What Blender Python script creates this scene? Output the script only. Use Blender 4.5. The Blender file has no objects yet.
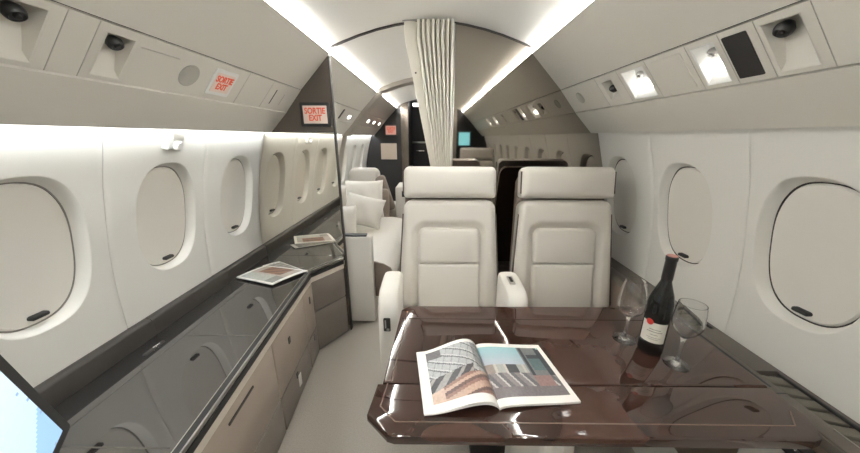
import bpy, bmesh, math, random
from mathutils import Vector, Matrix
random.seed(4)
S = bpy.context.scene
COL = S.collection
PI = math.pi

# ------------------------------------------------------------------ camera
cd = bpy.data.cameras.new('camera'); cam = bpy.data.objects.new('camera', cd); COL.objects.link(cam)
cd.sensor_width = 36; cd.lens = 300.1 / 860 * 36; cd.clip_start = .01
EYE = Vector((0, 0, 1.36))
_p, _y, _r = .289086, .0099035, -.00193785
Rp = Matrix(((1, 0, 0), (0, math.cos(_p), math.sin(_p)), (0, -math.sin(_p), math.cos(_p))))
Ry = Matrix.Rotation(_y, 3, 'Z')
Rr = Matrix(((math.cos(_r), 0, math.sin(_r)), (0, 1, 0), (-math.sin(_r), 0, math.cos(_r))))
RM = Ry @ Rp @ Rr
right, fwd, up = RM.col[0], RM.col[1], RM.col[2]
M = Matrix((right, up, -fwd)).transposed().to_4x4(); M.translation = EYE
cam.matrix_world = M
S.camera = cam

# ------------------------------------------------------------------ world, exposure
w = bpy.data.worlds.new('world'); S.world = w; w.use_nodes = True
w.node_tree.nodes['Background'].inputs[0].default_value = (.9, .93, 1, 1)
w.node_tree.nodes['Background'].inputs[1].default_value = .3
vs = S.view_settings
vs.view_transform = 'Standard'; vs.look = 'None'; vs.gamma = 1; vs.use_curve_mapping = False
vs.exposure = 0.80
COVE = 44.0      # emission of the ceiling cove strips
WASH = 20.0      # emission of the strip behind the left valance
S.cycles.max_bounces = 14; S.cycles.diffuse_bounces = 8; S.cycles.glossy_bounces = 6; S.cycles.transmission_bounces = 10
S.cycles.caustics_reflective = False; S.cycles.caustics_refractive = False

# ------------------------------------------------------------------ materials
def mat(name, col, rough=.5, metal=0, spec=.5, coat=0, emit=None, es=0, noise=None, bump=None, ior=None, trans=0, sheen=0):
    m = bpy.data.materials.new(name); m.use_nodes = True
    nt = m.node_tree; b = nt.nodes['Principled BSDF']
    b.inputs['Base Color'].default_value = (*col, 1); b.inputs['Roughness'].default_value = rough
    b.inputs['Metallic'].default_value = metal; b.inputs['Specular IOR Level'].default_value = spec
    b.inputs['Coat Weight'].default_value = coat; b.inputs['Coat Roughness'].default_value = .03
    b.inputs['Transmission Weight'].default_value = trans; b.inputs['Sheen Weight'].default_value = sheen
    if ior: b.inputs['IOR'].default_value = ior
    if emit: b.inputs['Emission Color'].default_value = (*emit, 1); b.inputs['Emission Strength'].default_value = es
    tc = nt.nodes.new('ShaderNodeTexCoord')
    if noise:
        sc, amt, c2 = noise
        n = nt.nodes.new('ShaderNodeTexNoise'); n.inputs['Scale'].default_value = sc; n.inputs['Detail'].default_value = 5
        mx = nt.nodes.new('ShaderNodeMix'); mx.data_type = 'RGBA'
        rp = nt.nodes.new('ShaderNodeMapRange'); rp.inputs[1].default_value = .35; rp.inputs[2].default_value = .65; rp.inputs[4].default_value = amt
        nt.links.new(tc.outputs['Object'], n.inputs['Vector']); nt.links.new(n.outputs[0], rp.inputs[0]); nt.links.new(rp.outputs[0], mx.inputs[0])
        mx.inputs[6].default_value = (*col, 1); mx.inputs[7].default_value = (*c2, 1)
        nt.links.new(mx.outputs[2], b.inputs['Base Color'])
    if bump:
        sc, st = bump
        n = nt.nodes.new('ShaderNodeTexNoise'); n.inputs['Scale'].default_value = sc; n.inputs['Detail'].default_value = 3
        bp = nt.nodes.new('ShaderNodeBump'); bp.inputs['Strength'].default_value = st; bp.inputs['Distance'].default_value = .002
        nt.links.new(tc.outputs['Object'], n.inputs['Vector']); nt.links.new(n.outputs[0], bp.inputs['Height']); nt.links.new(bp.outputs[0], b.inputs['Normal'])
    return m

PANEL = mat('panel_cream', (.70, .675, .615), .42, noise=(3, .25, (.68, .65, .59)), bump=(300, .05))
SIDE = mat('sidewall_white', (.77, .755, .71), .45, bump=(250, .05))
CEIL = mat('ceiling_cloth', (.80, .785, .74), .7, bump=(400, .08))
TAUPE = mat('taupe_panel', (.22, .185, .155), .25, bump=(200, .05))
TAUPEW = mat('taupe_wall', (.36, .325, .285), .35)
MIRRORD = mat('dark_tinted_mirror', (.40, .365, .325), .03, metal=1)
MIRROR = mat('tinted_mirror', (.80, .76, .68), .025, metal=1)
SMOKE = mat('smoked_gloss_panel', (.11, .092, .078), .12, spec=.8)
LEATHER = mat('cream_leather', (.67, .637, .588), .40, spec=.45, noise=(9, .3, (.645, .61, .558)), bump=(700, .18))
LEATHERW = mat('white_leather', (.74, .715, .665), .38, spec=.4, bump=(700, .15))
PIPING = mat('brown_piping', (.09, .07, .06), .5)
TAUPEL = mat('taupe_leather', (.23, .185, .15), .45, noise=(12, .3, (.20, .16, .13)), bump=(500, .15))
SHELL = mat('brown_seat_shell', (.20, .15, .12), .45, bump=(500, .1))
FABRIC = mat('ivory_fabric', (.70, .67, .62), .85, bump=(500, .5), sheen=.2)
CURT = mat('curtain_fabric', (.70, .67, .60), .8, bump=(600, .3), sheen=.2)
CARPET = mat('carpet', (.50, .465, .41), .95, noise=(160, .8, (.42, .39, .345)), bump=(500, .9), sheen=.2)
BLACKG = mat('black_lacquer', (.016, .014, .013), .035, ior=2.9)
BLACK = mat('black_plastic', (.02, .02, .02), .4)
BLACKM = mat('black_matte', (.022, .02, .02), .6)
DKGREY = mat('dark_grey_trim', (.036, .031, .027), .45, bump=(300, .1))
GREYP = mat('grey_grille', (.46, .45, .40), .7, bump=(900, .4))
CREAMED = mat('cream_edge', (.58, .53, .46), .35)
CABT = mat('cabinet_taupe', (.34, .285, .24), .4, noise=(6, .3, (.36, .305, .25)))
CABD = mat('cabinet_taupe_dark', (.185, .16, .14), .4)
CHROME = mat('chrome', (.8, .8, .8), .12, metal=1)
STEEL = mat('brushed_steel', (.45, .44, .42), .3, metal=1)
GAP = mat('shadow_gap', (.05, .045, .04), .8)
LEDGE = mat('ledge_taupe', (.12, .104, .088), .35, bump=(300, .1))
LEDGEL = mat('ledge_rib', (.15, .138, .11), .4)
WHITEP = mat('white_plastic', (.8, .8, .78), .3)
PAPER = mat('paper', (.85, .84, .82), .35)
GLASS = mat('clear_glass', (1, 1, 1), 0, trans=1, ior=1.5)
GLASSD = mat('dark_bottle_glass', (.008, .008, .007), .05, spec=.45)
LABELM = mat('paper_label', (.72, .70, .62), .5)
INK = mat('label_ink', (.25, .24, .2), .6)
RED = mat('red_seal', (.55, .03, .02), .35)
CAPS = mat('black_capsule', (.02, .018, .018), .3)
LAMP = mat('lamp_lens', (1, 1, 1), .3, emit=(1, .96, .90), es=4)
STRIP = mat('led_strip', (1, 1, 1), .5, emit=(1, .995, .975), es=COVE)
WASHM = mat('led_wash', (1, 1, 1), .5, emit=(.92, .97, 1), es=WASH)
SIGN = mat('lit_sign_face', (.75, .62, .55), .4, emit=(1, .85, .76), es=.06)
REDTXT = mat('sign_lettering', (.65, .10, .05), .4, emit=(1, .12, .05), es=.12)

def wood():
    m = mat('brown_burl_veneer', (.10, .055, .04), .04, ior=1.72, coat=.0)
    nt = m.node_tree; b = nt.nodes['Principled BSDF']; tc = nt.nodes.new('ShaderNodeTexCoord')
    mp = nt.nodes.new('ShaderNodeMapping'); mp.inputs['Scale'].default_value = (1.3, 1.3, 1.3); mp.inputs['Rotation'].default_value = (0, 0, .9)
    n1 = nt.nodes.new('ShaderNodeTexNoise'); n1.inputs['Scale'].default_value = 1.3; n1.inputs['Detail'].default_value = 2; n1.inputs['Distortion'].default_value = .7
    n2 = nt.nodes.new('ShaderNodeTexNoise'); n2.inputs['Scale'].default_value = 40; n2.inputs['Detail'].default_value = 6
    cr = nt.nodes.new('ShaderNodeValToRGB'); e = cr.color_ramp.elements
    e[0].position = .3; e[0].color = (.030, .013, .009, 1); e[1].position = .7; e[1].color = (.085, .042, .030, 1)
    for pos, c in ((.46, (.045, .021, .015, 1)), (.475, (.018, .008, .006, 1)), (.49, (.058, .027, .020, 1)), (.58, (.066, .032, .023, 1))):
        x = e.new(pos); x.color = c
    mx = nt.nodes.new('ShaderNodeMix'); mx.data_type = 'RGBA'; mx.inputs[0].default_value = .12; mx.blend_type = 'OVERLAY'
    nt.links.new(tc.outputs['Object'], mp.inputs[0]); nt.links.new(mp.outputs[0], n1.inputs[0]); nt.links.new(mp.outputs[0], n2.inputs[0])
    nt.links.new(n1.outputs[0], cr.inputs[0]); nt.links.new(cr.outputs[0], mx.inputs[6]); nt.links.new(n2.outputs[0], mx.inputs[7])
    nt.links.new(mx.outputs[2], b.inputs['Base Color'])
    return m
WOOD = wood()

def vcolmat(name, rough=.3, emit=0):
    m = bpy.data.materials.new(name); m.use_nodes = True; nt = m.node_tree; b = nt.nodes['Principled BSDF']
    a = nt.nodes.new('ShaderNodeVertexColor'); a.layer_name = 'Col'
    nt.links.new(a.outputs[0], b.inputs['Base Color']); b.inputs['Roughness'].default_value = rough
    if emit:
        nt.links.new(a.outputs[0], b.inputs['Emission Color']); b.inputs['Emission Strength'].default_value = emit
    return m
PRINT = vcolmat('printed_page', .35)
SCREEN = vcolmat('map_screen', .15, .52)

# ------------------------------------------------------------------ helpers
def obj(name, bm, m, parent=None, smooth=40, recalc=True):
    if recalc: bmesh.ops.recalc_face_normals(bm, faces=bm.faces)
    me = bpy.data.meshes.new(name); bm.to_mesh(me); bm.free()
    for x in (m if isinstance(m, (list, tuple)) else [m]): me.materials.append(x)
    if smooth:
        me.polygons.foreach_set('use_smooth', [True] * len(me.polygons)); me.set_sharp_from_angle(angle=math.radians(smooth))
    o = bpy.data.objects.new(name, me); COL.objects.link(o)
    if parent: o.parent = parent
    return o
def struct(o): o['kind'] = 'structure'; return o
def thing(name, label, cat, loc=(0, 0, 0), rz=0, group=None):
    o = bpy.data.objects.new(name, None); COL.objects.link(o); o.empty_display_size = .05
    o.location = loc; o.rotation_euler = (0, 0, rz); return tag(o, label, cat, group)
def tag(o, label, cat, group=None):
    o['label'] = label; o['category'] = cat
    if group: o['group'] = group
    return o
def loft(bm, rings, closed=True, cap0=False, cap1=False, mi=0):
    vs = [[bm.verts.new(p) for p in r] for r in rings]
    n = len(rings[0])
    for a, b in zip(vs, vs[1:]):
        for i in range(n if closed else n - 1):
            j = (i + 1) % n
            f = bm.faces.new((a[i], a[j], b[j], b[i])); f.material_index = mi
    if cap0: bm.faces.new(vs[0]).material_index = mi
    if cap1: bm.faces.new(vs[-1]).material_index = mi
    return vs
def box(bm, x0, x1, y0, y1, z0, z1, bev=0, seg=2, mx=None):
    r = bmesh.ops.create_cube(bm, size=1)
    vs = r['verts']
    for v in vs:
        v.co = Vector(((x0 + x1) / 2 + v.co.x * (x1 - x0), (y0 + y1) / 2 + v.co.y * (y1 - y0), (z0 + z1) / 2 + v.co.z * (z1 - z0)))
    if bev:
        es = list({e for v in vs for e in v.link_edges})
        rr = bmesh.ops.bevel(bm, geom=es, offset=bev, segments=seg, profile=.5, affect='EDGES')
        vs = list({v for f in rr['faces'] for v in f.verts} | {v for v in vs if v.is_valid})
    if mx is not None:
        for v in vs: v.co = mx @ v.co
    return vs
def bx(*a, **k):
    bm = bmesh.new(); box(bm, *a, **k); return bm
def prism(pts, z0, z1, bev=0, seg=2):
    bm = bmesh.new()
    a = [bm.verts.new((x, y, z0)) for x, y in pts]; b = [bm.verts.new((x, y, z1)) for x, y in pts]
    bm.faces.new(a[::-1]); bm.faces.new(b); n = len(pts)
    for i in range(n): bm.faces.new((a[i], a[(i + 1) % n], b[(i + 1) % n], b[i]))
    if bev:
        es = [e for e in bm.edges if abs(e.verts[0].co.z - e.verts[1].co.z) < 1e-6]
        bmesh.ops.bevel(bm, geom=es, offset=bev, segments=seg, profile=.5, affect='EDGES')
    return bm
def rrect(w, h, r, n=8):
    pts = []
    for cx, cz, a0 in ((w / 2 - r, h / 2 - r, 0), (-w / 2 + r, h / 2 - r, 90), (-w / 2 + r, -h / 2 + r, 180), (w / 2 - r, -h / 2 + r, 270)):
        for k in range(n + 1):
            a = math.radians(a0 + 90 * k / n); pts.append((cx + r * math.cos(a), cz + r * math.sin(a)))
    return pts
def pad(w, h, r, prof, n=6, mx=None):
    """rounded-rectangle solid: prof = [(inset, depth)...]; plane XY, depth along +Z"""
    bm = bmesh.new(); rings = []
    for ins, d in prof:
        rings.append([Vector((x, y, d)) for x, y in rrect(w - 2 * ins, h - 2 * ins, max(r - ins, .001), n)])
    if mx is not None: rings = [[mx @ p for p in q] for q in rings]
    loft(bm, rings, True, True, True)
    return bm
def soft(T, b, k=4):
    """profile with rounded rims, thickness T, rim radius b"""
    p = [(b * (1 - math.sin(t * PI / 2 / k)), b * (1 - math.cos(t * PI / 2 / k))) for t in range(k + 1)]
    return p + [(i, T - d) for i, d in p[::-1]]
def tube(bm, pts, r, n=10, cap=True):
    pts = [Vector(p) for p in pts]; rings = []
    prev = None
    for i, p in enumerate(pts):
        t = (pts[min(i + 1, len(pts) - 1)] - pts[max(i - 1, 0)]).normalized()
        u = prev if prev else (Vector((0, 0, 1)) if abs(t.z) < .9 else Vector((1, 0, 0)))
        u = (u - t * u.dot(t)).normalized(); prev = u; v = t.cross(u)
        rr = r[i] if isinstance(r, (list, tuple)) else r
        rings.append([p + (u * math.cos(a) + v * math.sin(a)) * rr for a in [2 * PI * k / n for k in range(n)]])
    loft(bm, rings, True, cap, cap)
def lathe(prof, n=40, closed=False):
    bm = bmesh.new()
    rings = [[Vector((r * math.cos(2 * PI * k / n), r * math.sin(2 * PI * k / n), z)) for k in range(n)] for r, z in prof]
    if closed: rings.append(rings[0])
    loft(bm, rings, True, not closed, not closed)
    bmesh.ops.remove_doubles(bm, verts=bm.verts, dist=1e-6)
    return bm
def xform(o, mx):
    o.data.transform(mx); return o
def frame(o, ex, ey, ez):
    m = Matrix((Vector(ex).normalized(), Vector(ey).normalized(), Vector(ez).normalized())).transposed().to_4x4(); m.translation = Vector(o); return m
def text(name, body, size, m, mx, parent, ext=.0006, sx=1.0):
    c = bpy.data.curves.new(name, 'FONT'); c.body = body; c.size = size; c.align_x = 'CENTER'; c.align_y = 'CENTER'; c.extrude = ext
    c.space_line = .85; c.offset = size * .03
    o = bpy.data.objects.new(name, c); COL.objects.link(o)
    bpy.context.view_layer.update()
    me = bpy.data.meshes.new_from_object(o.evaluated_get(bpy.context.evaluated_depsgraph_get()))
    COL.objects.unlink(o); bpy.data.objects.remove(o)
    me.name = name; me.materials.clear(); me.materials.append(m)
    me.transform(mx @ Matrix.Diagonal((sx, 1, 1, 1)))
    q = bpy.data.objects.new(name, me); COL.objects.link(q); q.parent = parent; return q
def copy_tree(o, parent=None):
    c = o.copy(); COL.objects.link(c)
    if parent: c.parent = parent
    for ch in [x for x in list(COL.objects) if x.parent == o]: copy_tree(ch, c)
    return c

# ------------------------------------------------------------------ cabin cross-section
XC = -.018
B = 1.90                 # the mirrored bulkhead
F = -2.3                 # forward bulkhead behind the viewer
A = 5.2                  # aft bulkhead
def hw(z):               # half width of the sidewall at height z
    pts = [(0, .93), (.25, 1.06), (.45, 1.125), (.645, 1.137), (.934, 1.118), (1.194, 1.067), (1.385, 1.010), (1.45, .985)]
    for (a, b), (c, d) in zip(pts, pts[1:]):
        if z <= c: 
            t = (z - a) / (c - a); break
    i = pts.index((a, b)); 
    p0 = pts[max(i - 1, 0)][1]; p3 = pts[min(i + 2, len(pts) - 1)][1]
    m0 = (d - p0) / 2; m1 = (p3 - b) / 2
    return (2*t**3-3*t*t+1)*b + (t**3-2*t*t+t)*m0 + (-2*t**3+3*t*t)*d + (t**3-t*t)*m1
def wx(s, z, d=0): return XC + s * (hw(z) + d)
CE = [(0, 1.976), (.10, 1.971), (.20, 1.956), (.30, 1.935), (.40, 1.907), (.49, 1.876), (.565, 1.848)]
BIN0 = (.570, 1.815); BIN1 = (.755, 1.625); SV0 = (.758, 1.620); SV1 = (.856, 1.502); VL0 = (.859, 1.497); VL1 = (.966, 1.386)

# floor
struct(obj('floor', bx(-1.2, 1.2, F - .1, 6.2, -.05, 0), CARPET, smooth=0))
# ceiling
bm = bmesh.new()
half = [(XC + x, z) for x, z in CE]
arc = [(XC - x, z) for x, z in CE[::-1]][:-1] + half
arc = [(XC - .64, 1.86)] + arc + [(XC + .64, 1.86)]
def slab(bm, prof, y0, y1, th, ny=1, mi=0):
    """extrude open profile along Y with thickness th (outward = up)"""
    up_ = [(x, z + th) for x, z in prof]
    loop = prof + up_[::-1]
    rings = [[Vector((x, y0 + (y1 - y0) * k / ny, z)) for x, z in loop] for k in range(ny + 1)]
    loft(bm, rings, True, True, True, mi)
slab(bm, arc, F, B, .02)
struct(obj('ceiling', bm, CEIL, smooth=30))
bm = bmesh.new(); slab(bm, arc, B + .012, A, .02)
struct(obj('ceiling', bm, CEIL, smooth=30))

# window bays -------------------------------------------------------------
WZ, WH, WW = 1.033, .228, .147      # window centre height, half height, half width
def supe(t, a, b, e=2.5):
    c, s = math.cos(t), math.sin(t)
    return a * math.copysign(abs(c) ** (2 / e), c), b * math.copysign(abs(s) ** (2 / e), s)
def bay(bm, s, y0, y1, yc, z0, z1, holes=True):
    """sidewall bay with a flared oval recess; s = side"""
    N = 72
    g = .0009
    def outer(t):
        c, q = math.cos(t), math.sin(t)
        hwid = (y1 - yc - g) if c > 0 else (yc - y0 - g); hh = (z1 - WZ) if q > 0 else (WZ - z0)
        k = min(hwid / max(abs(c), 1e-6), hh / max(abs(q), 1e-6)); return c * k, q * k
    angs = sorted([2 * PI * k / N for k in range(N)] + [math.atan2(a, b) % (2 * PI) for a, b in ((z1 - WZ, y1 - yc - g), (z1 - WZ, -(yc - y0 - g)), (-(WZ - z0), -(yc - y0 - g)), (-(WZ - z0), y1 - yc - g))])
    rings = []
    # groove rim at the bay boundary, turned outward
    rings.append([Vector((wx(s, WZ + outer(t)[1], .004), yc + outer(t)[0], WZ + outer(t)[1])) for t in angs])
    rings.append([Vector((wx(s, WZ + outer(t)[1], .002), yc + outer(t)[0], WZ + outer(t)[1])) for t in angs])
    for f in (.03, .2, .4, .6, .8, .95, .99, 1.0):
        r = []
        for t in angs:
            ox, oz = outer(t); ix, iz = supe(t, WW, WH)
            y, z = ox + (ix - ox) * f, oz + (iz - oz) * f
            r.append(Vector((wx(s, WZ + z, 0), yc + y, WZ + z)))
        rings.append(r)
    for ins, dep in ((.0012, .0006), (.003, .003), (.006, .010), (.010, .022), (.014, .034), (.017, .038)):
        r = []
        for t in angs:
            y, z = supe(t, WW - ins, WH - ins); r.append(Vector((wx(s, WZ + z, dep), yc + y, WZ + z)))
        rings.append(r)
    loft(bm, rings, True)
def window(s, yc, idx):
    root = bpy.data.objects.new('window_%d' % idx, None); COL.objects.link(root); struct(root)
    bm = bmesh.new(); N = 56
    rings = []
    for ins, dep in ((.0155, .050), (.0155, .0365), (.0195, .0365), (.0205, .0505)):   # dark seal around the shade
        rings.append([Vector((wx(s, WZ + z, dep), yc + y, WZ + z)) for y, z in [supe(2 * PI * k / N, WW - ins, WH - ins) for k in range(N)]])
    loft(bm, rings, True); obj('seal', bm, GAP if s > 0 else SEALL, root)
    bm = bmesh.new(); rings = []
    for f in (1, .97, .8, .6, .4, .2, .02):
        rings.append([Vector((wx(s, WZ + z * f, 0.032 + (.006 if f == 1 else 0) - .004 * (1 - f)), yc + y * f, WZ + z * f)) for y, z in [supe(2 * PI * k / N, WW - .0205, WH - .0205) for k in range(N)]])
    loft(bm, rings, True, False, True); sh = obj('shade', bm, SHADE, root)
    # latch
    z = WZ - WH + .045
    m = frame((wx(s, z, .022), yc - .01 * 0, z), (0, 1, 0), (0, 0, 1), (s, 0, 0))
    obj('latch', pad(.044, .014, .006, [(.003, -.008), (0, -.004), (0, .010)], 4, m), BLACK, sh)
    return root
SEALL = mat('grey_seal', (.25, .24, .22), .6)
SHADE = mat('window_shade', (.74, .715, .66), .5, bump=(200, .05))
edges_l = [0.97 + .455 * k for k in range(-7, 3)]   # bay joints
edges_l = [F] + [e for e in edges_l if F + .05 < e < B - .05] + [B]
def wall(s, ys, yoff, name, m):
    bm = bmesh.new(); cs = []
    for a, b in zip(ys, ys[1:]):
        if b - a < .33:
            loft(bm, [[Vector((wx(s, z), y, z)) for y in (a, b)] for z in [.56 + (1.44 - .56) * k / 12 for k in range(13)]], False); continue
        c = (a + b) / 2 + yoff; cs.append(c)
        bay(bm, s, a, b, c, .56, 1.44)
    # lower wall down to the floor
    loft(bm, [[Vector((wx(s, z, .004), y, z)) for y in (ys[0], ys[-1])] for z in (0, .12, .25, .35, .45, .56)], False)
    # outer skin behind the joints
    loft(bm, [[Vector((wx(s, z, .07), y, z)) for y in (ys[0], ys[-1])] for z in [.5 + k * .1 for k in range(10)] + [1.45]], False)
    return struct(obj(name, bm, m, recalc=False)), cs
idx = 1
ysl = [F, -1.76, -1.305, -.85, -.395, .06, .515, .97, 1.425, B]
ysr = [F, -1.73, -1.275, -.82, -.365, .09, .545, 1.0, 1.455, B]
_, cl = wall(-1, ysl, .024, 'wall_left', SIDE)
_, cr_ = wall(1, ysr, .048, 'wall_right', SIDE)
for s, cs in ((-1, cl), (1, cr_)):
    for c in cs: window(s, c, idx); idx += 1
# aft compartment
ysa = [B + .012, 2.44, 2.9, 3.36, 3.56, 4.02, 4.48, 4.94, A]
_, ca = wall(-1, ysa, 0, 'wall_left', SIDE)
_, cb = wall(1, ysa, 0, 'wall_right', SIDE)
for c in ca[-3:]: window(-1, c, idx); idx += 1

# overhead panels -----------------------------------------------------------
def strip_panel(bm, s, p0, p1, y0, y1, th=.012, bev=.002, holes=(), mi=0):
    """flat lengthwise panel between profile points p0 (upper) and p1 (lower); holes = [(ya, yb, ta, tb)]"""
    a = Vector((p0[0], 0, p0[1])); b = Vector((p1[0], 0, p1[1])); d = (b - a)
    n = Vector((d.z, 0, -d.x)).normalized()          # outward for the right side is +x/+z
    if n.x < 0: n = -n
    def P(y, t, o=0):
        q = a + d * t + n * o; return Vector((XC + s * q.x, y, q.z))
    ys = sorted({y0, y1} | {h[0] for h in holes} | {h[1] for h in holes})
    ts = sorted({0., 1.} | {h[2] for h in holes} | {h[3] for h in holes})
    inside = lambda y, t: any(h[0] < y < h[1] and h[2] < t < h[3] for h in holes)
    V = {}
    def vv(y, t, o):
        k = (round(y, 5), round(t, 5), o)
        if k not in V: V[k] = bm.verts.new(P(y, t, o))
        return V[k]
    for ya, yb in zip(ys, ys[1:]):
        for ta, tb in zip(ts, ts[1:]):
            if inside((ya + yb) / 2, (ta + tb) / 2): continue
            for o in (0, th): bm.faces.new((vv(ya, ta, o), vv(yb, ta, o), vv(yb, tb, o), vv(ya, tb, o)))
    for e in [e for e in list(bm.edges) if len(e.link_faces) == 1]:
        k = [kk for kk, v in V.items() if v in e.verts]
        if len(k) == 2 and k[0][2] == 0 and k[1][2] == 0:
            bm.faces.new((vv(*k[0][:2], 0), vv(*k[1][:2], 0), vv(*k[1][:2], th), vv(*k[0][:2], th)))
    return P
WELLS = {1: [(1.210, 1.335, .12, .9), (.925, .995, .12, .9), (.725, .800, .12, .9), (1.42, 1.495, .2, .8), (.2, .27, .12, .9), (-.3, -.17, .12, .9), (-.75, -.62, .12, .9)],
         -1: [(.625, .705, .12, .9), (.825, .895, .15, .9), (-.2, -.1, .12, .9)]}
KINDS = {1: ['lamp2', 'lamp', 'nozzle', 'cluster', 'nozzle', 'lamp', 'lamp'], -1: ['nozzle', 'nozzle', 'lamp0']}
tn = 1
for s, side in ((-1, 'left'), (1, 'right')):
    for y0, y1, mA, mB in ((F, B, PANEL, PANEL), (B + .012, 3.5, PANEL, PANEL), (3.5, A, PANEL, TAUPEW)):
        bm = bmesh.new(); strip_panel(bm, s, BIN0, BIN1, y0, y1)
        struct(obj('trim_%d' % tn, bm, mB if y0 > 3 else PANEL, smooth=20)); tn += 1
        bm = bmesh.new(); strip_panel(bm, s, VL0, VL1, y0, y1, .010)
        struct(obj('trim_%d' % tn, bm, mB if y0 > 3 else PANEL, smooth=20)); tn += 1
        # dark backing behind the seams
        bm = bmesh.new(); strip_panel(bm, s, (.756, 1.652), (.780, 1.622), y0, y1, .003)
        strip_panel(bm, s, (.862, 1.520), (.884, 1.494), y0, y1, .003)
        struct(obj('trim_%d' % tn, bm, GAP, smooth=0)); tn += 1
        if s > 0:
            bm = bmesh.new(); strip_panel(bm, s, (.950, 1.404), (.992, 1.391), y0, y1, .002)  # dark strip stands in for the shade along the right valance's lower edge
            struct(obj('trim_%d' % tn, bm, GAP, smooth=0)); tn += 1
        # cove strip light
        bm = bmesh.new()
        x0 = XC + s * .581; x1 = XC + s * .558
        loft(bm, [[Vector((x0, y, 1.818)), Vector((x1 + s * .006, y, 1.832)), Vector((x1 + s * .012, y, 1.832)), Vector((x0 + s * .006, y, 1.818))] for y in (y0, y1)], True, True, True)
        where = {F: 'in the near cabin', B + .012: 'just beyond the bulkhead', 3.5: 'in the far aft cabin'}[y0]
        tag(obj('cove_light', bm, STRIP, smooth=0), 'bright light strip on %s ceiling edge %s' % (side, where), 'light strip', 'ceiling cove lights')
# hidden wash light above the left sidewall
for y0, y1, nm in ((F, B, 'near cabin'), (B + .012, A, 'cabin beyond the bulkhead')):
    bm = bmesh.new(); xx = XC - .985
    loft(bm, [[Vector((xx + .010, y, 1.402)), Vector((xx - .010, y, 1.402)), Vector((xx - .010, y, 1.406)), Vector((xx + .010, y, 1.406))] for y in (y0, y1)], True, True, True)
    tag(obj('wash_light', bm, WASHM, smooth=0), 'thin bright light line topping the left window wall, %s' % nm, 'light strip')

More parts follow.
